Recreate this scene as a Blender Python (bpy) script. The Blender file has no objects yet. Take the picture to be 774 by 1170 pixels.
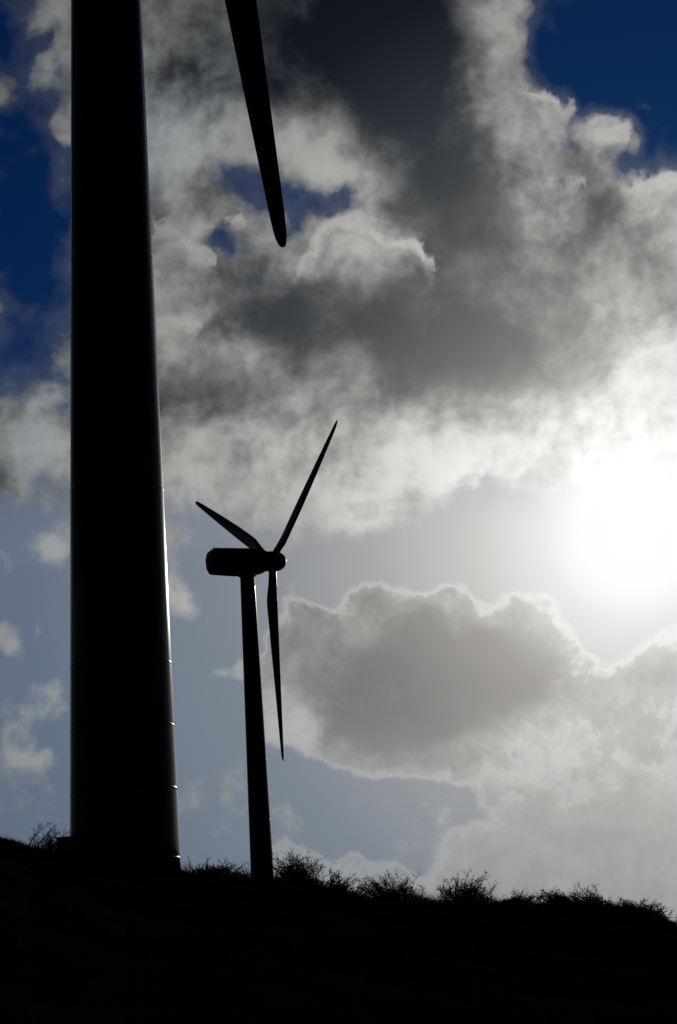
import bpy, math, random
import numpy as np
from mathutils import Vector, Matrix

random.seed(7)
rng = np.random.default_rng(11)
scene = bpy.context.scene
COL = scene.collection
R = math.radians

# ---------------------------------------------------------------- helpers
def link(o, parent=None):
    COL.objects.link(o)
    if parent is not None:
        o.parent = parent
    return o

def mesh_obj(name, verts, faces, material, parent=None, smooth=True):
    me = bpy.data.meshes.new(name)
    me.from_pydata([tuple(v) for v in verts], [], [tuple(f) for f in faces])
    me.update()
    if smooth:
        me.polygons.foreach_set('use_smooth', [True] * len(me.polygons))
    me.materials.append(material)
    return link(bpy.data.objects.new(name, me), parent)

def empty(name, loc):
    o = bpy.data.objects.new(name, None)
    o.empty_display_size = 0.5
    o.location = loc
    return link(o)

def tag(o, label=None, cat=None, group=None, kind=None):
    if label: o['label'] = label
    if cat: o['category'] = cat
    if group: o['group'] = group
    if kind: o['kind'] = kind
    return o

def loft(sections, cap=True):
    """sections: list of equal-length rings of points -> verts, faces"""
    n = len(sections[0]); V = []; Fc = []
    for s in sections: V += list(s)
    for i in range(len(sections) - 1):
        for j in range(n):
            a = i * n + j; b = i * n + (j + 1) % n
            Fc.append((a, b, b + n, a + n))
    if cap:
        Fc.append(tuple(range(n))[::-1])
        k = (len(sections) - 1) * n
        Fc.append(tuple(range(k, k + n)))
    return V, Fc

def ring(rad, z, n=64):
    return [(rad * math.cos(2 * math.pi * i / n), rad * math.sin(2 * math.pi * i / n), z) for i in range(n)]

def box(cx, cy, cz, sx, sy, sz, bev=0.0):
    b = min(bev, sx * .45, sy * .45, sz * .45)
    def sec(z, inset):
        hx, hy = sx / 2 - inset, sy / 2 - inset
        c = b * .7 + 1e-4
        pts = [(hx, -hy + c), (hx, hy - c), (hx - c, hy), (-hx + c, hy), (-hx, hy - c), (-hx, -hy + c), (-hx + c, -hy), (hx - c, -hy)]
        return [(cx + p[0], cy + p[1], cz + z) for p in pts]
    return loft([sec(-sz / 2, b), sec(-sz / 2 + b, 0), sec(sz / 2 - b, 0), sec(sz / 2, b)])

# ---------------------------------------------------------------- materials
def material(name, base, rough=.5, spec=.5, vary=.25, scale=3.0, bump=0.0, coat=0.0, coat_rough=.2):
    m = bpy.data.materials.new(name); m.use_nodes = True
    nt = m.node_tree; N = nt.nodes; b = N['Principled BSDF']
    tc = N.new('ShaderNodeTexCoord'); nz = N.new('ShaderNodeTexNoise')
    nz.inputs['Scale'].default_value = scale; nz.inputs['Detail'].default_value = 6
    nt.links.new(tc.outputs['Object'], nz.inputs['Vector'])
    rp = N.new('ShaderNodeValToRGB')
    rp.color_ramp.elements[0].position = .3; rp.color_ramp.elements[1].position = .7
    rp.color_ramp.elements[0].color = [c * (1 - vary) for c in base] + [1]
    rp.color_ramp.elements[1].color = [c * (1 + vary) for c in base] + [1]
    nt.links.new(nz.outputs['Fac'], rp.inputs['Fac'])
    nt.links.new(rp.outputs['Color'], b.inputs['Base Color'])
    mr = N.new('ShaderNodeMapRange')
    mr.inputs['To Min'].default_value = rough * .85; mr.inputs['To Max'].default_value = min(1, rough * 1.15)
    nt.links.new(nz.outputs['Fac'], mr.inputs['Value']); nt.links.new(mr.outputs['Result'], b.inputs['Roughness'])
    b.inputs['Specular IOR Level'].default_value = spec
    b.inputs['Coat Weight'].default_value = coat; b.inputs['Coat Roughness'].default_value = coat_rough; b.inputs['Coat IOR'].default_value = 1.12
    if bump:
        bp = N.new('ShaderNodeBump'); bp.inputs['Strength'].default_value = bump; bp.inputs['Distance'].default_value = .05
        nt.links.new(nz.outputs['Fac'], bp.inputs['Height']); nt.links.new(bp.outputs['Normal'], b.inputs['Normal'])
    return m

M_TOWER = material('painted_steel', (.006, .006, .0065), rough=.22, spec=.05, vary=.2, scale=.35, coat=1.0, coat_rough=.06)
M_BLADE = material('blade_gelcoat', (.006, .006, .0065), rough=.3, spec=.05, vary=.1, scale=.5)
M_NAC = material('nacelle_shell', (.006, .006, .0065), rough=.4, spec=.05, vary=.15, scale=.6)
M_STEEL = material('dull_steel', (.05, .05, .05), rough=.4, spec=.5, scale=6)
M_BOX = material('cabinet_paint', (.012, .013, .012), rough=.5, spec=.4, scale=4)
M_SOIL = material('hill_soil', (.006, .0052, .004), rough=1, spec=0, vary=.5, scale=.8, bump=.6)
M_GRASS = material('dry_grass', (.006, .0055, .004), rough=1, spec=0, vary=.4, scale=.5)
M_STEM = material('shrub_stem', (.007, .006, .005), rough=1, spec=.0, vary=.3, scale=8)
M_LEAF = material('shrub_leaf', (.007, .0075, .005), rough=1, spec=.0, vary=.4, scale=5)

# ---------------------------------------------------------------- terrain
EYE = 1.6
RIDGE = 44.0
AZ_T = [-180, -110, -60, -30, -17] + [-14.01, -13.42, -12.77, -11.54, -9.28, -7.1, -6.02, -4.33, -2.64, -1.29, -0.11, 0.73, 2.08, 3.41, 4.75, 6.58, 7.73, 9.37, 10.49, 11.7] + [16, 30, 60, 110, 180]
EL_T = [-5, -3.0, 2.0, 4.5, 5.8] + [5.4, 5.18, 4.88, 4.65, 4.07, 3.7, 3.64, 3.36, 3.02, 2.76, 2.42, 2.26, 2.07, 1.81, 1.62, 1.45, 1.27, 1.06, 0.84, 0.41] + [-.6, -1.5, -3, -5, -5]
PL_A = [-180, -90, -40, -15, -2, 3, 12, 30, 90, 180]
PL_Z = [-12, -4, 6, 8.0, 7.6, 5.0, -3.0, -9, -12, -12]

def hump(x, y):
    return (np.sin(x * 1.9 + 1.3 * np.sin(y * .7)) * np.sin(y * 1.6 + .8 * np.sin(x * .9)) * .045
            + np.sin(x * .43 + 2) * np.sin(y * .51 + 1) * .10 + np.sin(x * 5.1 + y * 3.3) * np.sin(y * 4.7 - x * 2.1) * .018)

def ground(x, y):
    x = np.asarray(x, float); y = np.asarray(y, float)
    r = np.hypot(x, y); az = np.degrees(np.arctan2(x, y))
    el = np.interp(az, AZ_T, EL_T)
    crest = EYE + RIDGE * np.tan(np.radians(el)) - .05
    t = np.clip(r / RIDGE, 0, 1)
    rise = crest * (t * (1.0 + .18 * (1 - t)))
    pl = np.interp(az, PL_A, PL_Z)
    q = np.clip((r - RIDGE - 1.5) / 30, 0, 1); q = q * q * (3 - 2 * q)
    dip = np.minimum(pl, crest - 1.2)
    z = rise * (1 - q) + dip * q
    w = np.clip((r - 75) / 125, 0, 1); w = w * w * (3 - 2 * w)
    z = z * (1 - w) + pl * w
    far = np.clip((r - 260) / 900, 0, 1); far = far * far * (3 - 2 * far)
    z = z * (1 - far) - 30 * far
    amp = np.clip(r / 12, 0, 1) * (1 - .6 * q)
    return z + hump(x, y) * amp

azs = np.concatenate([np.arange(-180, -24, 3.0), np.arange(-24, 24, .15), np.arange(24, 180, 3.0)])
rs = np.concatenate([[0], np.geomspace(1, 30, 36), np.arange(30.5, 50, .4), np.geomspace(50, 6000, 60)])
na, nr = len(azs), len(rs)
AA, RR = np.meshgrid(np.radians(azs), rs)
X = RR * np.sin(AA); Y = RR * np.cos(AA); Z = ground(X, Y)
V = np.stack([X, Y, Z], -1).reshape(-1, 3)
Fc = []
for i in range(nr - 1):
    for j in range(na):
        k = (j + 1) % na
        Fc.append((i * na + j, i * na + k, (i + 1) * na + k, (i + 1) * na + j))
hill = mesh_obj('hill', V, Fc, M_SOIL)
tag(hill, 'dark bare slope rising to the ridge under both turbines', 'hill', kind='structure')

# ---------------------------------------------------------------- wind turbines
HUB_H = 49.97
AX_AZ = R(61.66); TILT = R(4.0); OVER = 4.14; CONE = R(-1.608); BL = 29.17
R0, R1 = 1.66, 1.05
TOP_Z = HUB_H - 2.0

def tower_rad(z): return R0 + (R1 - R0) * z / TOP_Z

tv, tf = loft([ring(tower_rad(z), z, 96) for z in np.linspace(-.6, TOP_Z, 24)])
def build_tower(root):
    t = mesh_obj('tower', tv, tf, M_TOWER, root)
    for z in [0.93, 3.01, 4.94, 6.91, 12.64, 20.97, 38.0]:
        r = tower_rad(z)
        v, f_ = loft([ring(r - .02, z - .045, 96), ring(r + .003, z - .035, 96), ring(r + .003, z + .035, 96), ring(r - .02, z + .045, 96)])
        mesh_obj('flange', v, f_, M_TOWER, t)
    # entry door on the downhill side, curved with the tower wall
    a0, a1 = R(-102), R(-72)
    V = []; n = 8
    for off in (.02, -.05):
        for k in range(n + 1):
            a = a0 + (a1 - a0) * k / n
            for z in (.25, 2.25):
                r = tower_rad(z) + off
                V.append((r * math.cos(a), r * math.sin(a), z))
    F_ = []
    m = 2 * (n + 1)
    for k in range(n):
        F_.append((2 * k, 2 * k + 2, 2 * k + 3, 2 * k + 1))
        F_.append((m + 2 * k, m + 2 * k + 1, m + 2 * k + 3, m + 2 * k + 2))
        F_.append((2 * k, m + 2 * k, m + 2 * k + 2, 2 * k + 2))
        F_.append((2 * k + 1, 2 * k + 3, m + 2 * k + 3, m + 2 * k + 1))
    F_.append((0, 1, m + 1, m)); e = 2 * n; F_.append((e, m + e, m + e + 1, e + 1))
    d = mesh_obj('door', V, F_, M_TOWER, t, smooth=False)
    a = R(-76); r = tower_rad(1.2) + .06
    v, f_ = box(r * math.cos(a), r * math.sin(a), 1.2, .05, .05, .16, .012)
    mesh_obj('handle', v, f_, M_STEEL, d)
    return t

def nacelle_section(x, zt, zb, hw, e=5.0, n=40):
    zc = (zt + zb) / 2; hh = (zt - zb) / 2
    out = []
    for i in range(n):
        a = 2 * math.pi * i / n; c, s = math.cos(a), math.sin(a)
        out.append((x, hw * math.copysign(abs(c) ** (2 / e), c), zc + hh * math.copysign(abs(s) ** (2 / e), s)))
    return out
nv, nf = loft([nacelle_section(*a) for a in [
    (-10.2, .62, -.95, .95, 8), (-10.17, .7, -1.02, 1.02, 8), (-9.72, 1.62, -1.5, 1.5, 9), (-9.62, 1.72, -1.58, 1.56, 9), (-9.5, 1.74, -1.66, 1.6, 9), (-7, 1.72, -1.86, 1.66, 9), (-4, 1.68, -2.0, 1.66, 9),
    (-2.9, 1.6, -1.95, 1.6, 8), (-1.6, 1.5, -1.7, 1.48, 6), (-1.15, 1.42, -1.5, 1.38, 4)]])
hv, hf = loft([[(x, r * math.cos(2 * math.pi * k / 40), r * math.sin(2 * math.pi * k / 40)) for k in range(40)] for x, r in [
    (-1.1, 1.1), (-1.05, 1.42), (-.6, 1.5), (.3, 1.52), (.9, 1.46), (1.4, 1.28), (1.8, 1.0), (2.08, .62), (2.2, .25), (2.23, .05)]])

STN = [(.03, 1.15, 1.0, 14), (.06, 1.15, 1.0, 14), (.10, 1.35, .75, 14), (.15, 1.7, .45, 11), (.20, 1.92, .32, 10), (.25, 1.92, .27, 9), (.33, 1.82, .23, 7),
       (.45, 1.68, .20, 5), (.6, 1.38, .18, 2.8), (.72, 1.15, .17, 1.5), (.84, .9, .16, .6), (.92, .72, .15, 0), (.96, .62, .15, 0), (.98, .52, .15, 0), (.992, .38, .15, 0), (.998, .22, .15, 0), (1.0, .08, .15, 0)]
def blade_mesh():
    me = bpy.data.meshes.new('blade'); S_ = []; n = 28
    fine = np.interp(np.linspace(0, 1, 40), np.linspace(0, 1, len(STN)), [s[0] for s in STN])
    for fr in fine:
        c, th, tw = [np.interp(fr, [s[0] for s in STN], [s[k] for s in STN]) for k in (1, 2, 3)]
        pts = []
        rd = min(1, max(0, (fr - .06) / .12))
        for i in range(n):
            a = 2 * math.pi * i / n
            cx, cy = .5 * math.cos(a), .5 * th * math.sin(a) * (1 - rd * .45 * (1 - math.cos(a)) * .5)
            cx += rd * .2                                  # pitch axis near the nose
            x, y = cx * c * (1 + .28 * rd), cy * c
            t = -R(tw)
            pts.append((x * math.cos(t) - y * math.sin(t), x * math.sin(t) + y * math.cos(t), fr * BL))
        S_.append(pts)
    v, f_ = loft(S_)
    me.from_pydata(v, [], f_); me.update()
    me.polygons.foreach_set('use_smooth', [True] * len(me.polygons))
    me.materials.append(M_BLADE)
    return me
BLADE = blade_mesh()

def frame(ax, side, up, loc):
    m = Matrix.Identity(4)
    for i, v in enumerate((ax, side, up)):
        for k in range(3): m[k][i] = v[k]
    for k in range(3): m[k][3] = loc[k]
    return m

def build_turbine(loc, label, theta, pitch):
    root = empty('wind_turbine', loc)
    tag(root, label, 'wind turbine', 'wind turbines on the hill')
    build_tower(root)
    a = Vector((math.sin(AX_AZ) * math.cos(TILT), math.cos(AX_AZ) * math.cos(TILT), math.sin(TILT)))
    s = a.cross(Vector((0, 0, 1))).normalized(); v = s.cross(a)
    hub_p = Vector((0, 0, HUB_H)) + a * OVER
    fm = frame(a, -s, v, hub_p)
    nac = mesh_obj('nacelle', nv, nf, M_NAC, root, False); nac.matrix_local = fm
    b_, f_ = loft([[(x, y, 0) for x, y, _ in ring(.05, 0, 10)], [(x, y, .75) for x, y, _ in ring(.035, 0, 10)]])
    mast = mesh_obj('weather_mast', b_, f_, M_STEEL, nac); mast.location = (-8.9, .5, 1.7)
    v2, f2 = loft([ring(1.12, HUB_H - 2.35, 48), ring(1.3, HUB_H - 2.2, 48), ring(1.3, HUB_H - 1.6, 48), ring(1.12, HUB_H - 1.5, 48)])
    mesh_obj('yaw_ring', v2, f2, M_STEEL, root)
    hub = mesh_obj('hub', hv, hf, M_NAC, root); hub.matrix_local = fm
    for k in range(3):
        t = theta + k * 2 * math.pi / 3
        d = (v * math.cos(t) + s * math.sin(t)) * math.cos(CONE) + a * math.sin(CONE)
        tg = a.cross(d).normalized(); ax = d.cross(tg)
        x = tg * math.cos(pitch) - ax * math.sin(pitch); y = d.cross(x)
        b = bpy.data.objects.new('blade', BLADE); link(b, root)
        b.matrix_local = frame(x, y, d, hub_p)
    return root

NEAR = Vector((-7.132, 43.755, 3.95)); FAR = Vector((-13.974, 200.687, 8.33))
build_turbine(NEAR, 'huge dark wind turbine tower in the foreground with one blade hanging in at the top', R(174.8), R(11))
build_turbine(FAR, 'smaller distant wind turbine showing its nacelle, hub and all three blades', R(64.9), R(3))

# ---------------------------------------------------------------- cabinet at the near tower's foot
cab = empty('control_cabinet', (-8.67, 42.80, 4.48))
tag(cab, 'small dark metal box standing against the left foot of the nearest turbine tower', 'cabinet')
v, f_ = box(0, 0, .55, .55, .5, 1.1, .02); mesh_obj('body', v, f_, M_BOX, cab, False)
v, f_ = box(0, -.02, 1.13, .62, .6, .05, .012); mesh_obj('roof', v, f_, M_BOX, cab, False)
v, f_ = box(0, -.265, .58, .45, .024, .9, .008); dr = mesh_obj('door', v, f_, M_BOX, cab, False)
v, f_ = box(.17, -.29, .6, .03, .03, .14, .008); mesh_obj('handle', v, f_, M_STEEL, dr, False)

# ---------------------------------------------------------------- vegetation
def blades_mesh(name, P, H, lean_az, lean, width, mat, kind_label=None):
    """curved tapering grass blades: 3 segments, each blade a folded strip with two faces"""
    n = len(P)
    yaw = rng.uniform(0, 2 * np.pi, n)
    wx = np.cos(yaw); wy = np.sin(yaw)
    V = []; ts = [0, .4, .75, 1.0]; ws = [1, .85, .5, 0]
    dx = np.cos(lean_az) * lean * H; dy = np.sin(lean_az) * lean * H
    rows = []
    for t, w in zip(ts, ws):
        cx = P[:, 0] + dx * t ** 2; cy = P[:, 1] + dy * t ** 2; cz = P[:, 2] + H * t * (1 - .25 * lean * t)
        if w > 0:
            rows.append(np.stack([cx - wx * width * w / 2, cy - wy * width * w / 2, cz], -1))
            rows.append(np.stack([cx + wx * width * w / 2, cy + wy * width * w / 2, cz], -1))
        else:
            rows.append(np.stack([cx, cy, cz], -1))
    V = np.stack(rows, 1).reshape(-1, 3)       # 7 verts each
    base = np.arange(n) * 7
    q = np.concatenate([np.stack([base, base + 1, base + 3, base + 2], -1), np.stack([base + 2, base + 3, base + 5, base + 4], -1)])
    tri = np.stack([base + 4, base + 5, base + 6], -1)
    me = bpy.data.meshes.new(name)
    nl = q.size + tri.size
    me.vertices.add(len(V)); me.vertices.foreach_set('co', V.astype(np.float32).ravel())
    me.loops.add(nl); me.loops.foreach_set('vertex_index', np.concatenate([q.ravel(), tri.ravel()]).astype(np.int32))
    np_ = len(q) + len(tri)
    me.polygons.add(np_)
    st = np.concatenate([np.arange(len(q)) * 4, q.size + np.arange(len(tri)) * 3]).astype(np.int32)
    me.polygons.foreach_set('loop_start', st)
    me.update(calc_edges=True); me.validate()
    me.materials.append(mat)
    return link(bpy.data.objects.new(name, me))

n1, n2 = 26000, 26000
az = np.radians(np.concatenate([rng.uniform(-19, 17, n1), rng.uniform(-19, 17, n2)]))
rr = np.concatenate([rng.uniform(40.5, 47, n1), np.sqrt(rng.uniform(5 ** 2, 43 ** 2, n2))])
px, py = rr * np.sin(az), rr * np.cos(az)
clump = .5 + .5 * np.sin(px * 1.7 + 1) * np.sin(py * 1.3 + px * .6)
H0 = np.concatenate([np.full(n1, 1.6), np.ones(n2)])
P = np.stack([px, py, ground(px, py) - .02], -1)
H = rng.uniform(.05, .20, n1 + n2) * (.5 + 1.6 * clump ** 3) * H0
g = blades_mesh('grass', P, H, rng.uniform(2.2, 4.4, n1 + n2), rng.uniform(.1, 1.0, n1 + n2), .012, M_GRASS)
tag(g, 'short dry grass covering the dark slope up to the ridge line', 'grass', kind='stuff')

def tube(V, Fc, pts, r0, r1, n=4):
    """tapered tube along pts appended to V, Fc"""
    base = len(V); m = len(pts)
    for i, p in enumerate(pts):
        d = (pts[min(i + 1, m - 1)] - pts[max(i - 1, 0)]).normalized()
        e1 = d.cross(Vector((.3, .9, .2))).normalized(); e2 = d.cross(e1)
        r = r0 + (r1 - r0) * i / (m - 1)
        for k in range(n):
            a = 2 * math.pi * k / n
            V.append(p + (e1 * math.cos(a) + e2 * math.sin(a)) * r)
    for i in range(m - 1):
        for k in range(n):
            a = base + i * n + k; b = base + i * n + (k + 1) % n
            Fc.append((a, b, b + n, a + n))

def leaf(V, Fc, p, d, length, width):
    d = d.normalized(); s = d.cross(Vector((random.uniform(-1, 1), random.uniform(-1, 1), random.uniform(-1, 1)))).normalized()
    up = d.cross(s) * width * .25
    b = len(V)
    V += [p, p + d * length * .45 + s * width / 2, p + d * length, p + d * length * .45 - s * width / 2, p + d * length * .5 - up]
    Fc += [(b, b + 1, b + 4), (b + 1, b + 2, b + 4), (b + 2, b + 3, b + 4), (b + 3, b, b + 4)]

def build_shrub(loc, label, half_w, height, stems, lean, leafy, flat=1.0, seed=0):
    random.seed(seed)
    root = empty('shrub', loc); tag(root, label, 'shrub', 'wiry shrubs along the ridge')
    V, Fc, LV, LF = [], [], [], []
    tufts = [(random.uniform(-.85, .85), random.uniform(.5, 1.0)) for _ in range(2)] + [(random.uniform(-.3, .3), 1.0)]
    for k in range(stems):
        tu, th = random.choice(tufts)
        u = max(-1, min(1, random.gauss(tu, .3)))
        ox = u * half_w * .8; oy = random.uniform(-.5, .5) * min(half_w, .9)
        hgt = height * th * (1 - .45 * abs(u) ** 1.7 * flat) * random.choice((.45, .6, .7, .85, 1.0, 1.08))
        z0 = float(ground(loc[0] + ox, loc[1] + oy)) - loc[2] - .08
        dirx = u * .35 + lean + random.gauss(0, .28); diry = random.gauss(0, .3)
        cur = Vector((random.gauss(0, .45) + lean * 2.4, random.gauss(0, .2), -random.uniform(0, .35)))
        pts = []; m = 6
        kx = random.uniform(0, 6)
        for i in range(m + 1):
            t = i / m
            w = Vector((math.sin(kx + t * 7), math.cos(kx * 1.7 + t * 6), 0)) * .035 * hgt * t
            pts.append(Vector((ox, oy, z0)) + Vector((dirx, diry, 1)) * hgt * t + cur * hgt * t * t * .6 + w)
        tube(V, Fc, pts, random.uniform(.011, .02), .004)
        for _ in range(random.randint(3, 6)):                       # side twigs
            i = random.randint(2, m - 1); p = pts[i]; d = (pts[i + 1] - p).normalized()
            sd = (d + Vector((random.gauss(0, .7) + lean * .3, random.gauss(0, .6), random.uniform(-.3, .5)))).normalized()
            ln = hgt * random.uniform(.12, .32)
            tp = [p, p + sd * ln * .5, p + sd * ln + Vector((lean * .1, 0, -random.uniform(-.1, .2))) * ln]
            tube(V, Fc, tp, .007, .003, 3)
            for _ in range(int(leafy * random.uniform(2, 5))):
                q = tp[0].lerp(tp[2], random.uniform(.2, 1))
                leaf(LV, LF, q, sd + Vector((random.gauss(0, .8), random.gauss(0, .8), random.gauss(0, .6))), random.uniform(.07, .2), random.uniform(.010, .022))
        for _ in range(int(leafy * random.uniform(3, 8))):
            t = random.uniform(.15, .9); i = min(int(t * m), m - 1); q = pts[i].lerp(pts[i + 1], t * m - i)
            leaf(LV, LF, q, Vector((random.gauss(lean * 2, .8), random.gauss(0, .8), random.gauss(.8, .6))), random.uniform(.08, .24), random.uniform(.010, .022))
    # low dense litter of leaves round the stems' feet
    for _ in range(int(stems * 22 * leafy)):
        u = random.gauss(0, .45); ox = u * half_w; oy = random.gauss(0, .3) * min(half_w, .9)
        z = float(ground(loc[0] + ox, loc[1] + oy)) - loc[2] + abs(random.gauss(0, .26)) * height * max(.2, 1 - abs(u))
        leaf(LV, LF, Vector((ox, oy, z)), Vector((random.gauss(0, 1), random.gauss(0, 1), random.gauss(.4, .6))), random.uniform(.06, .16), random.uniform(.016, .034))
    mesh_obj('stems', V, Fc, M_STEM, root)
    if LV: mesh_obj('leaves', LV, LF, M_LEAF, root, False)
    return root

for args in [
    ((-9.24, 43.33), 'sparse twiggy shrub left of the nearest tower and its metal box', 0.81, 0.93, 24, 0.25, 0.9, -0.9, 3),
    ((-4.15, 43.8), 'low shrub on the ridge between the two turbine towers', 1.07, 0.63, 66, 0.2, 0.7, 0.2, 4),
    ((-2.08, 43.95), 'tallest dense shrub directly right of the distant turbine tower', 0.93, 1.19, 105, -0.2, 1.2, 0.7, 5),
    ((-0.79, 43.99), 'lower bristly shrub just right of the tallest shrub beside the distant tower', 0.87, 0.78, 63, 0.15, 1.0, 0.6, 6),
    ((0.33, 44.0), 'thinnest wisp of bare twigs in the gap between two ridge shrubs', 0.23, 0.72, 6, 0.2, 0.3, 0.5, 7),
    ((1.15, 43.98), 'feathery topped shrub just right of the thinnest wisp of twigs', 0.9, 0.93, 72, -0.1, 1.2, 0.4, 8),
    ((3.18, 43.88), 'bushy peaked shrub near the middle of the right half of the ridge', 1.0, 1.11, 99, 0.1, 1.3, 0.8, 9),
    ((4.41, 43.78), 'small low shrub trailing off right of the peaked bushy shrub', 0.8, 0.54, 51, 0.2, 0.9, 0.4, 10),
    ((5.67, 43.63), 'left one of two adjoining shrubs on the falling right ridge', 0.67, 0.66, 60, -0.15, 1.2, 0.3, 11),
    ((6.71, 43.48), 'right one of two adjoining shrubs on the falling right ridge', 0.93, 0.84, 84, -0.2, 1.1, 0.6, 12),
    ((8.02, 43.26), 'broad low mounded shrub at the right end of the ridge', 1.2, 0.45, 90, 0.2, 1.3, 0.4, 13),
]:
    x, y = args[0]
    build_shrub((x, y, float(ground(x, y))), *args[1:])

# ---------------------------------------------------------------- sun, sky and clouds
SUN_AZ, SUN_EL = R(12.07), R(15.47)
SUN = Vector((math.sin(SUN_AZ) * math.cos(SUN_EL), math.cos(SUN_AZ) * math.cos(SUN_EL), math.sin(SUN_EL)))
sl = bpy.data.lights.new('sun', 'SUN'); sl.energy = 4.0; sl.angle = R(.53); sl.color = (1, .93, .82)
so = link(bpy.data.objects.new('sun', sl)); so.rotation_euler = (-SUN).to_track_quat('-Z', 'Y').to_euler(); so.location = SUN * 400

world = bpy.data.worlds.new('World'); scene.world = world; world.use_nodes = True
nt = world.node_tree; N = nt.nodes; L = nt.links; N.clear()
class W:
    """tiny node-graph writer"""
    @staticmethod
    def put(sock, v):
        if hasattr(v, 'is_output'): L.new(v, sock)
        else: sock.default_value = v
    @staticmethod
    def m(op, a, b=0.0, c=0.0, clamp=False):
        n = N.new('ShaderNodeMath'); n.operation = op; n.use_clamp = clamp
        for s, v in zip(n.inputs, (a, b, c)): W.put(s, v)
        return n.outputs[0]
    @staticmethod
    def v(op, a, b=(0, 0, 0), c=(0, 0, 0), scale=None, out=0):
        n = N.new('ShaderNodeVectorMath'); n.operation = op
        for s, v in zip(n.inputs[:3], (a, b, c)): W.put(s, v)
        if scale is not None: W.put(n.inputs['Scale'], scale)
        return n.outputs[out]
    @staticmethod
    def step(x, lo, hi, to0=0.0, to1=1.0, smooth=True):
        n = N.new('ShaderNodeMapRange'); n.interpolation_type = 'SMOOTHSTEP' if smooth else 'LINEAR'; n.clamp = True
        W.put(n.inputs['Value'], x); n.inputs['From Min'].default_value = lo; n.inputs['From Max'].default_value = hi
        W.put(n.inputs['To Min'], to0); W.put(n.inputs['To Max'], to1)
        return n.outputs['Result']
    @staticmethod
    def noise(vec, scale, detail=6.0, rough=.55, lac=2.0, color=False, typ='FBM'):
        n = N.new('ShaderNodeTexNoise'); n.noise_dimensions = '3D'; n.noise_type = typ
        W.put(n.inputs['Vector'], vec); n.inputs['Scale'].default_value = scale; n.inputs['Detail'].default_value = detail
        n.inputs['Roughness'].default_value = rough; n.inputs['Lacunarity'].default_value = lac
        return n.outputs['Color' if color else 'Fac']
    @staticmethod
    def mix(f, a, b):
        n = N.new('ShaderNodeMix'); n.data_type = 'RGBA'; n.clamp_factor = True
        W.put(n.inputs['Factor'], f); W.put(n.inputs['A'], a); W.put(n.inputs['B'], b)
        return n.outputs['Result']
    @staticmethod
    def ramp(x, stops):
        n = N.new('ShaderNodeValToRGB'); e = n.color_ramp.elements
        for i, (p, c) in enumerate(stops):
            if i >= 2: e.new(p)
        for i, (p, c) in enumerate(stops):
            e[i].position = p; e[i].color = (*c, 1)
        W.put(n.inputs['Fac'], x)
        return n.outputs['Color']
    @staticmethod
    def blobs(vec, table, cover, shade, grow=1.65, edge=1.0):
        for az, el, rx, ry, rot, dc, ds in table:
            a, e = R(az), R(el)
            c = Vector((math.sin(a) * math.cos(e), math.cos(a) * math.cos(e), math.sin(e)))
            east = Vector((math.cos(a), -math.sin(a), 0)); north = c.cross(east) * -1
            if north.z < 0: north = -north
            t = R(rot)
            e1 = east * math.cos(t) + north * math.sin(t); e2 = -east * math.sin(t) + north * math.cos(t)
            g = N.new('ShaderNodeTexGradient'); g.gradient_type = 'SPHERICAL'
            tm = g.texture_mapping; tm.vector_type = 'TEXTURE'
            tm.translation = c; tm.rotation = Matrix((e1, e2, e1.cross(e2))).transposed().to_euler('XYZ')
            tm.scale = (R(rx) * grow, R(ry) * grow, 1.0)
            L.new(vec, g.inputs['Vector'])
            f = W.step(g.outputs['Fac'], 0.0, edge)
            if dc: cover = W.m('MULTIPLY_ADD', f, dc, cover)
            if ds: shade = W.m('MULTIPLY_ADD', f, ds, shade)
        return cover, shade

tc = N.new('ShaderNodeTexCoord')
D = W.v('NORMALIZE', tc.outputs['Generated'])
sep = N.new('ShaderNodeSeparateXYZ'); L.new(D, sep.inputs[0])
EL = W.m('MULTIPLY', W.m('ARCSINE', sep.outputs['Z']), 57.29578)           # elevation, degrees
G = W.m('MULTIPLY', W.m('ARCCOSINE', W.v('DOT_PRODUCT', D, SUN[:], out=1)), 57.29578)   # angle from the sun, degrees
G60 = W.m('DIVIDE', G, 60.0, clamp=True)

sky = N.new('ShaderNodeTexSky'); sky.sky_type = 'NISHITA'; sky.sun_disc = False
sky.sun_elevation = SUN_EL; sky.sun_rotation = SUN_AZ; sky.altitude = 300; sky.air_density = 1.0; sky.dust_density = 1.0; sky.ozone_density = 2.5
KW = 40.0                                                                   # radiance that prints white at this exposure
def srgb(v): return tuple(((c / 255 + .055) / 1.055) ** 2.4 if c > 10 else c / 255 / 12.92 for c in v)
def gramp(stops):
    return W.v('SCALE', W.ramp(G60, [(g / 60, tuple(min(1, c * k) for c in srgb(col))) for g, col, k in stops]), scale=KW)

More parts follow.
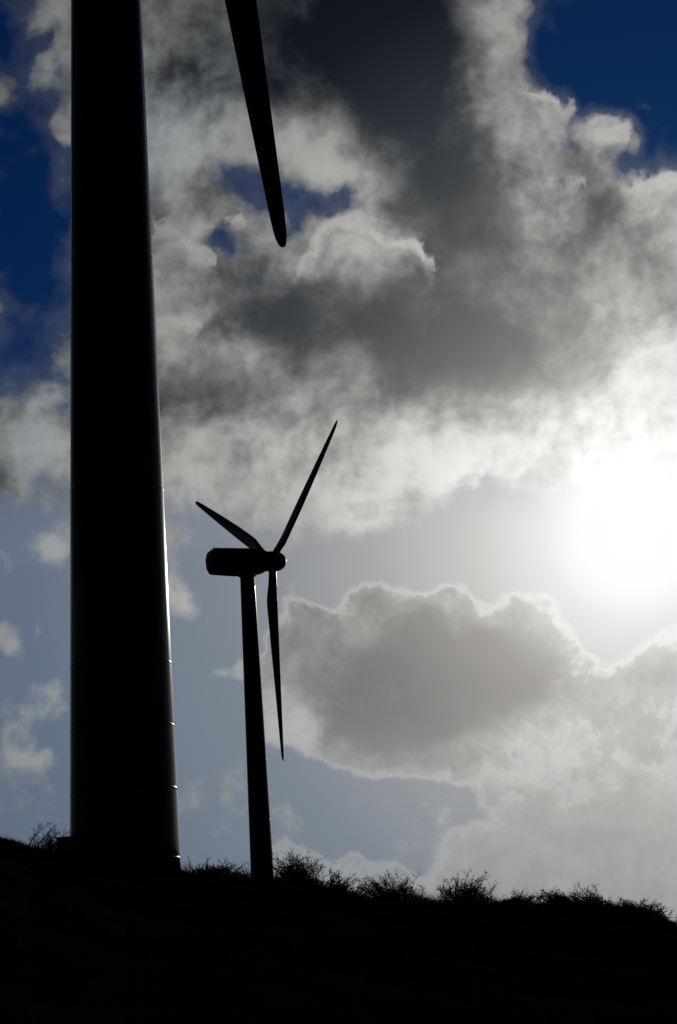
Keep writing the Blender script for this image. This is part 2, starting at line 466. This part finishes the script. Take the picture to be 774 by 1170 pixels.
clear = sky.outputs[0]
S_BLOBS = [  # azimuth, elevation, half-axes, tilt (degrees); cover, shade
    (-13.35, 30.97, 2.16, 9.82, 2.9, -1.05, 0),
    (-11.59, 30.71, 1.79, 4.97, 1.9, -0.45, 0),
    (-12.99, 23.79, 2.48, 1.54, 1.1, -0.3, 0),
    (-10.88, 36.19, 0.96, 1.99, -7.2, 0.6, -0.11),
    (-13.93, 34.32, 0.84, 0.9, 4.0, 0.5, 0),
    (-11.82, 30.87, 0.66, 0.93, 2.1, 0.55, -0.11),
    (-12.95, 36.72, 0.57, 1.15, 3.9, 0.35, 0.12),
    (-12.19, 32.64, 1.33, 0.47, 22.0, 0.3, 0.12),
    (-1.04, 30.11, 3.16, 1.03, -11.3, -0.74, 0),
    (-4.9, 28.37, 1.71, 0.96, -11.6, -0.72, 0),
    (-2.88, 29.26, 1.72, 1.38, -2.6, -0.25, 0),
    (1.21, 29.84, 1.17, 0.9, -4.6, -0.3, 0),
    (16.3, 33.42, 5.06, 4.32, -13.2, -1.1, 0),
    (13.88, 35.14, 3.1, 2.97, -12.0, -0.75, 0),
    (12.11, 34.16, 1.97, 1.97, -10.8, -0.45, 0),
    (16.29, 30.5, 2.59, 2.13, -12.5, -0.5, 0),
    (-12.65, 17.85, 3.78, 1.69, -0.3, -0.5, 0),
    (-5.8, 17.28, 4.19, 1.33, -2.4, -0.35, 0),
    (8.98, 14.75, 5.5, 3.27, -6.5, -0.6, 0),
    (6.09, 14.7, 4.53, 2.3, -5.7, -0.5, 0),
    (1.22, 17.52, 1.55, 1.27, -4.5, 0.55, -0.11),
    (-2.08, 17.98, 1.76, 0.85, -3.5, 0.2, 0),
    (3.82, 36.13, 4.16, 3.66, -20.3, 0.3, 0.75),
    (2.02, 36.75, 2.99, 2.0, -5.1, 0.2, 0.25),
    (4.09, 33.2, 2.84, 3.51, 21.0, 0.4, 0.43),
    (6.45, 29.47, 2.71, 2.71, 12.5, 0.3, 0.38),
    (7.55, 27.31, 3.1, 1.72, -22.3, 0.2, 0.18),
    (1.84, 24.65, 7.69, 2.1, -4.8, 0.3, 0.42),
    (-1.15, 25.99, 2.57, 1.6, -23.4, 0.2, 0.2),
    (7.01, 22.87, 6.6, 2.01, -14.8, 0.3, 0.33),
    (-4.82, 22.44, 3.84, 1.19, -2.3, 0.2, 0.31),
    (-4.6, 26.66, 1.72, 0.96, -32.0, 0.1, 0.18),
    (12.37, 26.14, 3.69, 2.35, -9.6, 0.2, 0.2),
    (10.98, 29.57, 1.96, 1.15, -19.3, 0.1, 0.2),
    (-4.08, 35.61, 3.0, 2.67, -1.5, 0.1, 0.25),
    (-6.06, 36.89, 1.65, 1.98, -0.2, 0.1, 0.15),
    (-1.72, 34.24, 1.99, 1.66, -32.1, 0.1, 0.12),
    (-1.28, 32.1, 3.55, 0.88, -27.7, 0.25, -0.37),
    (-5.9, 32.07, 1.35, 3.04, -0.8, 0.2, -0.29),
    (-6.62, 29.25, 1.16, 2.05, -0.8, 0.2, -0.17),
    (-6.77, 25.68, 1.31, 1.65, -1.1, 0.2, -0.29),
    (-3.47, 24.2, 1.39, 0.9, -22.6, 0.2, -0.22),
    (2.91, 27.77, 2.22, 1.73, -5.4, 0.4, -0.24),
    (1.43, 28.81, 1.52, 1.04, -14.5, 0.45, -0.24),
    (8.76, 34.64, 1.47, 2.8, -16.6, 0.35, -0.5),
    (8.14, 31.78, 1.54, 2.52, -0.5, 0.2, -0.26),
    (11.42, 32.38, 1.54, 0.87, -34.1, 0.4, -0.22),
    (8.94, 29.01, 1.36, 1.36, -8.4, 0.1, -0.11),
    (12.7, 20.92, 3.02, 1.21, 16.8, 0, -0.24),
    (14.77, 21.65, 1.99, 1.99, -9.8, 0, -0.22),
    (-3.47, 19.57, 9.13, 1.62, -2.9, 0.1, -0.38),
    (6.61, 19.4, 6.96, 1.81, 5.7, 0, -0.28),
    (-12.64, 20.89, 2.83, 1.85, 0.4, 0.25, -0.22),
    (14.41, 28.25, 1.78, 0.99, -11.0, 0.4, -0.17),
    (13.42, 31.01, 1.13, 0.8, -20.8, 0.95, -0.17),
    (11.6, 29.81, 1.54, 0.8, -9.9, 0.3, -0.2),
    (15.87, 28.19, 1.31, 1.44, -11.8, 0.5, -0.17),
    (12.17, 33.34, 0.6, 0.73, -29.8, 0.4, 0),
    (-12.69, 8.39, 1.3, 0.43, -2.3, 0.48, -0.55),
    (-13.53, 9.67, 1.03, 0.9, -1.9, 0.4, -0.55),
    (-11.93, 10.39, 0.97, 0.9, 28.7, 0.4, -0.55),
    (-13.53, 16.34, 1.04, 1.08, -20.8, 0.37, -0.55),
    (-11.95, 16.4, 0.75, 1.16, 29.8, 0.39, -0.55),
    (-14.04, 12.66, 0.63, 0.8, -1.1, 0.39, -0.55),
    (-12.6, 13.24, 0.4, 0.71, -1.2, 0.33, -0.2),
    (-6.83, 14.17, 1.01, 0.73, -22.5, 0.4, -0.55),
    (-5.16, 11.48, 1.01, 0.56, -3.1, 0.39, -0.5),
    (-13.66, 33.86, 0.66, 0.46, 41.8, 0.45, -0.3),
    (-12.56, 36.43, 0.38, 1.25, -16.2, 0.4, -0.2),
    (-11.49, 32.67, 0.39, 0.66, 2.2, 0.4, -0.3),
    (-12.97, 31.64, 0.87, 0.27, 31.9, 0.3, -0.3),
    (-13.35, 27.67, 0.53, 0.33, 2.2, 0.3, -0.2),
    (13.65, 33.9, 0.44, 0.25, 18.3, 0.45, -0.3),
    (11.82, 34.84, 0.53, 0.33, -48.5, 0.4, -0.2),
    (15.02, 31.72, 0.39, 0.2, -12.1, 0.35, -0.3),
]
K_BLOBS = [  # azimuth, elevation, half-axes, tilt (degrees); cover, shade
    (-1.89, 12.34, 1.75, 1.68, -3.7, 0.8, 0.22),
    (1.39, 12.78, 2.11, 1.97, -4.4, 0.95, 0.24),
    (4.12, 12.35, 2.03, 1.89, -5.0, 0.95, 0.28),
    (7.26, 11.61, 2.07, 2.0, -5.6, 1, 0.31),
    (8.38, 9.77, 1.64, 1.64, -5.5, 0.55, 0.11),
    (2.8, 10.43, 5.93, 2.79, -4.6, 1.25, 0.33),
    (3.29, 7.97, 5.19, 1.38, -7.5, 0.42, 0.2),
    (-2.38, 10.28, 1.61, 2.1, -3.6, 0.65, -0.13),
    (0.49, 8.18, 3.13, 1.32, -14.0, 0.5, 0.06),
    (-3.85, 11.3, 1.19, 0.7, -3.3, 0.5, 0),
    (2.06, 10.07, 4.54, 2.17, 3.5, 0.3, 0.3),
    (-2.57, 8.9, 1.25, 1.25, -3.7, 0.2, -0.28),
    (3.86, 6.56, 4.13, 0.55, -4.5, 0.1, -0.15),
    (7.1, 7.66, 2.05, 1.37, -5.0, 0.1, -0.1),
    (6.53, 10.46, 2.4, 1.58, -35.5, 0, 0.24),
    (0.8, 12.16, 3.16, 1.19, 7.7, 0, -0.13),
    (6.72, 7.35, 3.08, 1.16, -4.9, 0.25, -0.11),
    (11.39, 9.47, 2.21, 1.54, -6.0, 0.7, 0.22),
    (12.8, 10.51, 1.53, 1.33, -6.6, 0.5, 0.22),
    (11.48, 7.08, 2.99, 1.46, -5.6, 0.55, 0.11),
    (9.93, 8.25, 1.69, 1.01, -5.6, 0.3, 0),
    (7.35, 3.76, 4.03, 1.55, -4.5, 0.75, 0.12),
    (4.73, 3.13, 2.23, 1.56, -4.3, 0.75, 0.1),
    (9.58, 2.76, 4.3, 2.18, -4.5, 0.8, 0.12),
    (11.32, 4.59, 2.5, 1.52, -5.0, 0.7, 0.1),
    (7.44, 1.62, 5.65, 1.33, -4.2, 0.5, 0.1),
    (6.52, 5.5, 2.04, 0.88, -4.7, 0.5, 0.1),
    (9.28, 5.77, 2.68, 1.14, -5.0, 0.5, 0.1),
    (1.13, 7.38, 2.08, 0.9, -4.2, 0.35, 0.1),
    (5.27, 6.79, 2.06, 0.89, -4.7, 0.4, 0.1),
    (-0.91, 8.28, 1.39, 0.9, -3.9, 0.3, 0),
    (-0.24, 3.06, 1.78, 1.09, -4.0, 0.65, 0.11),
    (-2.94, 3.74, 1.44, 1.16, -3.8, 0.6, 0.06),
    (1.45, 2.71, 1.7, 0.82, -4.0, 0.45, 0.11),
]
P_BLOBS = [  # azimuth, elevation, half-axes, tilt (degrees); cover, shade
    (1.4, 28.47, 1.31, 1.04, -4.7, 0.95, 0),
    (2.97, 27.6, 1.59, 1.32, -5.4, 0.9, 0),
    (0.0, 27.75, 1.18, 1.04, -4.0, 0.8, 0),
    (4.39, 26.96, 1.18, 1.32, -6.0, 0.7, 0),
    (-0.89, 26.91, 1.04, 0.97, -3.6, 0.6, 0),
    (2.04, 26.81, 2.09, 1.18, -5.0, 0.7, 0),
    (13.38, 30.76, 0.93, 0.73, -20.7, 0.75, 0),
    (11.57, 29.65, 1.34, 0.87, -9.8, 0.6, 0),
    (14.44, 28.45, 1.12, 1.12, -11.1, 0.75, 0),
    (15.76, 28.01, 0.98, 1.31, -11.7, 0.75, 0),
    (11.37, 32.13, 1.41, 1.01, -34.1, 0.7, 0),
    (9.93, 33.06, 1.2, 1.2, -9.4, 0.8, 0),
    (9.27, 35.08, 0.99, 1.45, -9.3, 0.8, 0),
    (10.09, 31.52, 1.35, 1.01, -28.6, 0.6, 0),
    (-4.27, 29.2, 1.03, 0.82, -1.9, 0.7, 0),
    (-5.64, 27.71, 1.38, 0.89, -1.4, 0.6, 0),
    (-6.41, 24.99, 1.18, 1.04, -1.4, 0.6, 0),
    (0.95, 17.82, 1.27, 0.99, -4.4, 0.7, 0),
    (-0.38, 18.41, 1.06, 0.71, -4.0, 0.5, 0),
    (-10.98, 35.37, 0.72, 1.17, 2.5, 0.7, 0),
    (-12.27, 22.19, 1.89, 0.94, 0.5, 0.6, 0),
    (-6.83, 28.82, 0.96, 1.09, -0.7, 0.6, 0),
]
SKYUP = Vector((0.071, -0.450, 0.890))
VIEW = (0.0, 0.9537, 0.3007)
TOSUN = Vector((0.730, 0.165, -0.663))
# bluish veil of haze: brighter round the sun, thickest low down
veil = gramp([(0, (255, 255, 255), 1), (2.2, (254, 254, 252), 1), (3.2, (247, 246, 244), 1), (4.5, (233, 232, 229), 1), (6.5, (208, 207, 203), 1), (10.3, (174, 174, 173), 1), (13.4, (152, 154, 157), 1),
              (16.5, (128, 137, 147), 1), (24, (104, 117, 136), 1), (40, (78, 89, 103), 1), (60, (35, 42, 55), 1)])
# aureole: sunlight scattered by the haze in front of the clouds
aur = W.m('MULTIPLY_ADD', W.m('EXPONENT', W.m('MULTIPLY', G, -1 / 2.0)), .75, W.m('MULTIPLY', W.m('EXPONENT', W.m('MULTIPLY', G, -1 / 6.0)), .20))
aureole = W.v('SCALE', (1.0, .985, .955), scale=W.m('MULTIPLY', aur, KW))
wn = W.noise(D, 9.0, 3.0, .5)
ELn = W.m('MULTIPLY_ADD', wn, 4.0, W.m('ADD', EL, -2.0))
va = W.step(ELn, 25.0, 16.5, .0, .93)
va = W.m('MAXIMUM', va, W.step(G, 11.0, 2.0))
base_sky = W.mix(va, W.v('MULTIPLY', clear, (.035, .19, .56)), veil)
front = W.step(W.v('DOT_PRODUCT', D, VIEW, out=1), math.cos(R(34)), math.cos(R(27)))

# ---- upper deck: soft, thick, backlit
warp = W.v('SUBTRACT', W.noise(D, 11.0, 4.0, .55, color=True), (.5, .5, .5))
D1 = W.v('MULTIPLY_ADD', warp, (.055, .055, .055), D)
back = W.step(W.noise(D, 3.2, 4.0, .5), .35, .65, .1, 1.1)
deck = W.step(EL, 14.8, 19.0)
b0 = W.m('ADD', W.m('MULTIPLY', deck, front), W.m('MULTIPLY', back, W.m('SUBTRACT', 1.0, front)))
sc_, ss_ = W.blobs(D1, S_BLOBS, b0, W.m('MULTIPLY_ADD', deck, .56, -.23))
Dn = W.v('MULTIPLY_ADD', warp, (.03, .03, .03), D)
warp2 = W.v('SUBTRACT', W.noise(D, 30.0, 4.0, .5, color=True), (.5, .5, .5))
vor = N.new('ShaderNodeTexVoronoi'); vor.voronoi_dimensions = '3D'; vor.feature = 'F1'; vor.normalize = False
L.new(W.v('MULTIPLY_ADD', warp2, (.012, .012, .012), D), vor.inputs['Vector']); vor.inputs['Scale'].default_value = 21; vor.inputs['Detail'].default_value = 1.6
vor.inputs['Roughness'].default_value = .5; vor.inputs['Lacunarity'].default_value = 2.2
bil = W.m('SUBTRACT', .55, W.m('SMOOTH_MAX', vor.outputs['Distance'], .32, .15))
n1 = W.noise(Dn, 17.0, 9.0, .52)
n1s = W.noise(W.v('ADD', Dn, tuple(TOSUN * .006)), 17.0, 7.0, .52)
cov = W.m('ADD', sc_, W.m('MULTIPLY', W.m('ADD', n1, -.5), 1.7))
fine = W.noise(Dn, 75.0, 7.0, .6)
cov = W.m('ADD', cov, W.m('MULTIPLY_ADD', fine, .8, -.4))
cov = W.m('MULTIPLY_ADD', W.m('MULTIPLY', bil, deck), .5, cov)
alpha_s = W.m('MAXIMUM', W.step(cov, .08, .66), W.m('MULTIPLY', W.step(cov, -.35, .3, 0.0, .15), deck))
thick = W.step(cov, .45, 1.5)
rel = W.m('MULTIPLY', W.m('SUBTRACT', n1s, n1), 2.6)                       # side turned to the light
core = W.m('MULTIPLY', W.m('MULTIPLY', ss_, W.m('MULTIPLY_ADD', thick, .4, .6)), W.step(cov, .0, .62, .2, 1.0))   # thin edges let the sun through
calm = W.step(ss_, .32, .80, 1.0, .42)                                       # the deep base of the deck is smooth
tex = W.m('ADD', W.m('MULTIPLY_ADD', n1, 1.35, -.68), W.m('MULTIPLY_ADD', fine, .34, -.17))
tex = W.m('MULTIPLY_ADD', bil, -.30, tex)
shade = W.m('ADD', core, W.m('MULTIPLY', W.m('MULTIPLY', calm, W.m('MULTIPLY_ADD', deck, .6, .4)), W.m('ADD', tex, rel)))
shade = W.m('MINIMUM', W.m('SMOOTH_MAX', shade, .0, .45), 1.0)
lit = gramp([(0, (255, 255, 255), 1), (4, (250, 249, 246), 1), (8, (226, 224, 220), 1), (12, (202, 200, 196), 1), (16, (182, 181, 178), 1), (20, (163, 163, 159), 1), (24, (149, 153, 155), 1), (28, (136, 138, 136), 1), (34, (106, 110, 110), 1), (60, (50, 54, 58), 1)])
dark = gramp([(0, (190, 188, 184), 1), (4, (150, 148, 145), 1), (8, (104, 103, 101), 1), (13, (66, 68, 69), 1), (18, (36, 43, 51), 1), (22, (8, 15, 27), 1), (26, (4, 9, 20), 1), (34, (5, 8, 15), 1), (60, (8, 10, 16), 1)])
shade = W.m('SUBTRACT', 1.0, W.m('POWER', W.m('SUBTRACT', 1.0, shade), 2.0))   # even steps to the eye
c_s = W.mix(shade, lit, dark)
img = W.mix(alpha_s, base_sky, W.v('ADD', c_s, aureole))

# ---- cumulus: crisp rims, dark hearts, washed by the low haze
D2 = W.v('MULTIPLY_ADD', warp2, (.022, .022, .022), D)
n2 = W.noise(D2, 55.0, 8.0, .62)
kc_, ks_ = W.blobs(D2, K_BLOBS, 0.0, 0.0, 1.25, .62)
det = W.m('ADD', W.m('MULTIPLY', bil, W.step(kc_, .45, 1.0, .15, .75)), W.m('MULTIPLY_ADD', n2, 1.2, -.55))
covk = W.m('MULTIPLY_ADD', det, W.step(kc_, .03, .35), W.m('MULTIPLY', kc_, front))
alpha_k = W.step(covk, .14, .58)
rim = W.step(covk, .30, .66)
calmk = W.step(ks_, .3, .85, .8, .34)
shk = W.m('ADD', W.m('MULTIPLY', rim, W.m('ADD', ks_, .26)), W.m('MULTIPLY', calmk, W.m('MULTIPLY', W.m('ADD', n2, -.5), W.m('MULTIPLY_ADD', rim, .95, .2))))
shk = W.m('MINIMUM', W.m('SMOOTH_MAX', shk, .0, .4), 1.0)
litk = gramp([(0, (255, 255, 255), 1), (4, (250, 249, 246), 1), (7, (232, 230, 226), 1), (11, (205, 203, 199), 1), (16, (180, 180, 178), 1), (24, (150, 152, 155), 1), (32, (125, 128, 130), 1), (60, (50, 54, 58), 1)])
darkk = gramp([(0, (235, 234, 232), 1), (4, (188, 186, 184), 1), (7, (148, 145, 143), 1), (11, (118, 116, 114), 1), (16, (100, 101, 103), 1), (24, (76, 81, 89), 1), (32, (60, 65, 74), 1), (60, (40, 45, 55), 1)])
shk = W.m('SUBTRACT', 1.0, W.m('POWER', W.m('SUBTRACT', 1.0, shk), 2.0))
c_k = W.mix(shk, litk, darkk)
# ---- billows on the deck: bright crowns that sink into the grey below them
pdet = W.m('ADD', W.m('MULTIPLY', bil, .9), W.m('MULTIPLY_ADD', n2, 1.5, -.72))
pc_, _p = W.blobs(D2, P_BLOBS, 0.0, 0.0, 1.3, .8)
pu_, _q = W.blobs(W.v('ADD', D2, tuple(SKYUP * .0105)), P_BLOBS, 0.0, 0.0, 1.3, .8)
pgate = W.step(pc_, .03, .35)
covp = W.m('MULTIPLY_ADD', pdet, pgate, pc_)
covu = W.m('MULTIPLY_ADD', pdet, .7, pu_)
crown = W.step(covu, .15, .95, 1.0, 0.0)
alpha_p = W.m('MULTIPLY', W.step(covp, .24, .56), W.m('MULTIPLY_ADD', crown, .85, .08))
shp = W.m('ADD', W.m('MULTIPLY_ADD', crown, -.62, .66), W.m('MULTIPLY_ADD', n2, .9, -.45), clamp=True)
c_p = W.mix(shp, W.v('SCALE', lit, scale=.96), dark)
img = W.mix(alpha_p, img, W.v('ADD', c_p, aureole))
air = W.step(EL, 10.5, 4.5, .06, .55)
c_k = W.mix(air, c_k, W.mix(.45, veil, litk))
img = W.mix(alpha_k, img, W.v('ADD', c_k, W.v('SCALE', aureole, scale=.55)))
final = img

out = N.new('ShaderNodeOutputWorld'); bg = N.new('ShaderNodeBackground')
L.new(final, bg.inputs['Color']); bg.inputs['Strength'].default_value = .1
L.new(bg.outputs[0], out.inputs['Surface'])
world.cycles.sampling_method = 'MANUAL'; world.cycles.sample_map_resolution = 512

# ---------------------------------------------------------------- camera and output
cam = bpy.data.cameras.new('camera'); co = link(bpy.data.objects.new('camera', cam))
cam.sensor_fit = 'VERTICAL'; cam.sensor_height = 36; cam.lens = 50; cam.clip_start = .1; cam.clip_end = 20000
P_, Rl = R(17.5), R(4.1)
fw = Vector((0, math.cos(P_), math.sin(P_))); r0 = Vector((1, 0, 0)); u0 = Vector((0, -math.sin(P_), math.cos(P_)))
rt = r0 * math.cos(Rl) - u0 * math.sin(Rl); up = u0 * math.cos(Rl) + r0 * math.sin(Rl)
co.matrix_world = frame(rt, up, -fw, Vector((0, 0, EYE)))
scene.camera = co
scene.view_settings.view_transform = 'Standard'; scene.view_settings.look = 'None'
scene.view_settings.exposure = -2.0; scene.view_settings.gamma = 1.0; scene.view_settings.use_curve_mapping = False
scene.cycles.max_bounces = 4; scene.cycles.use_denoising = True
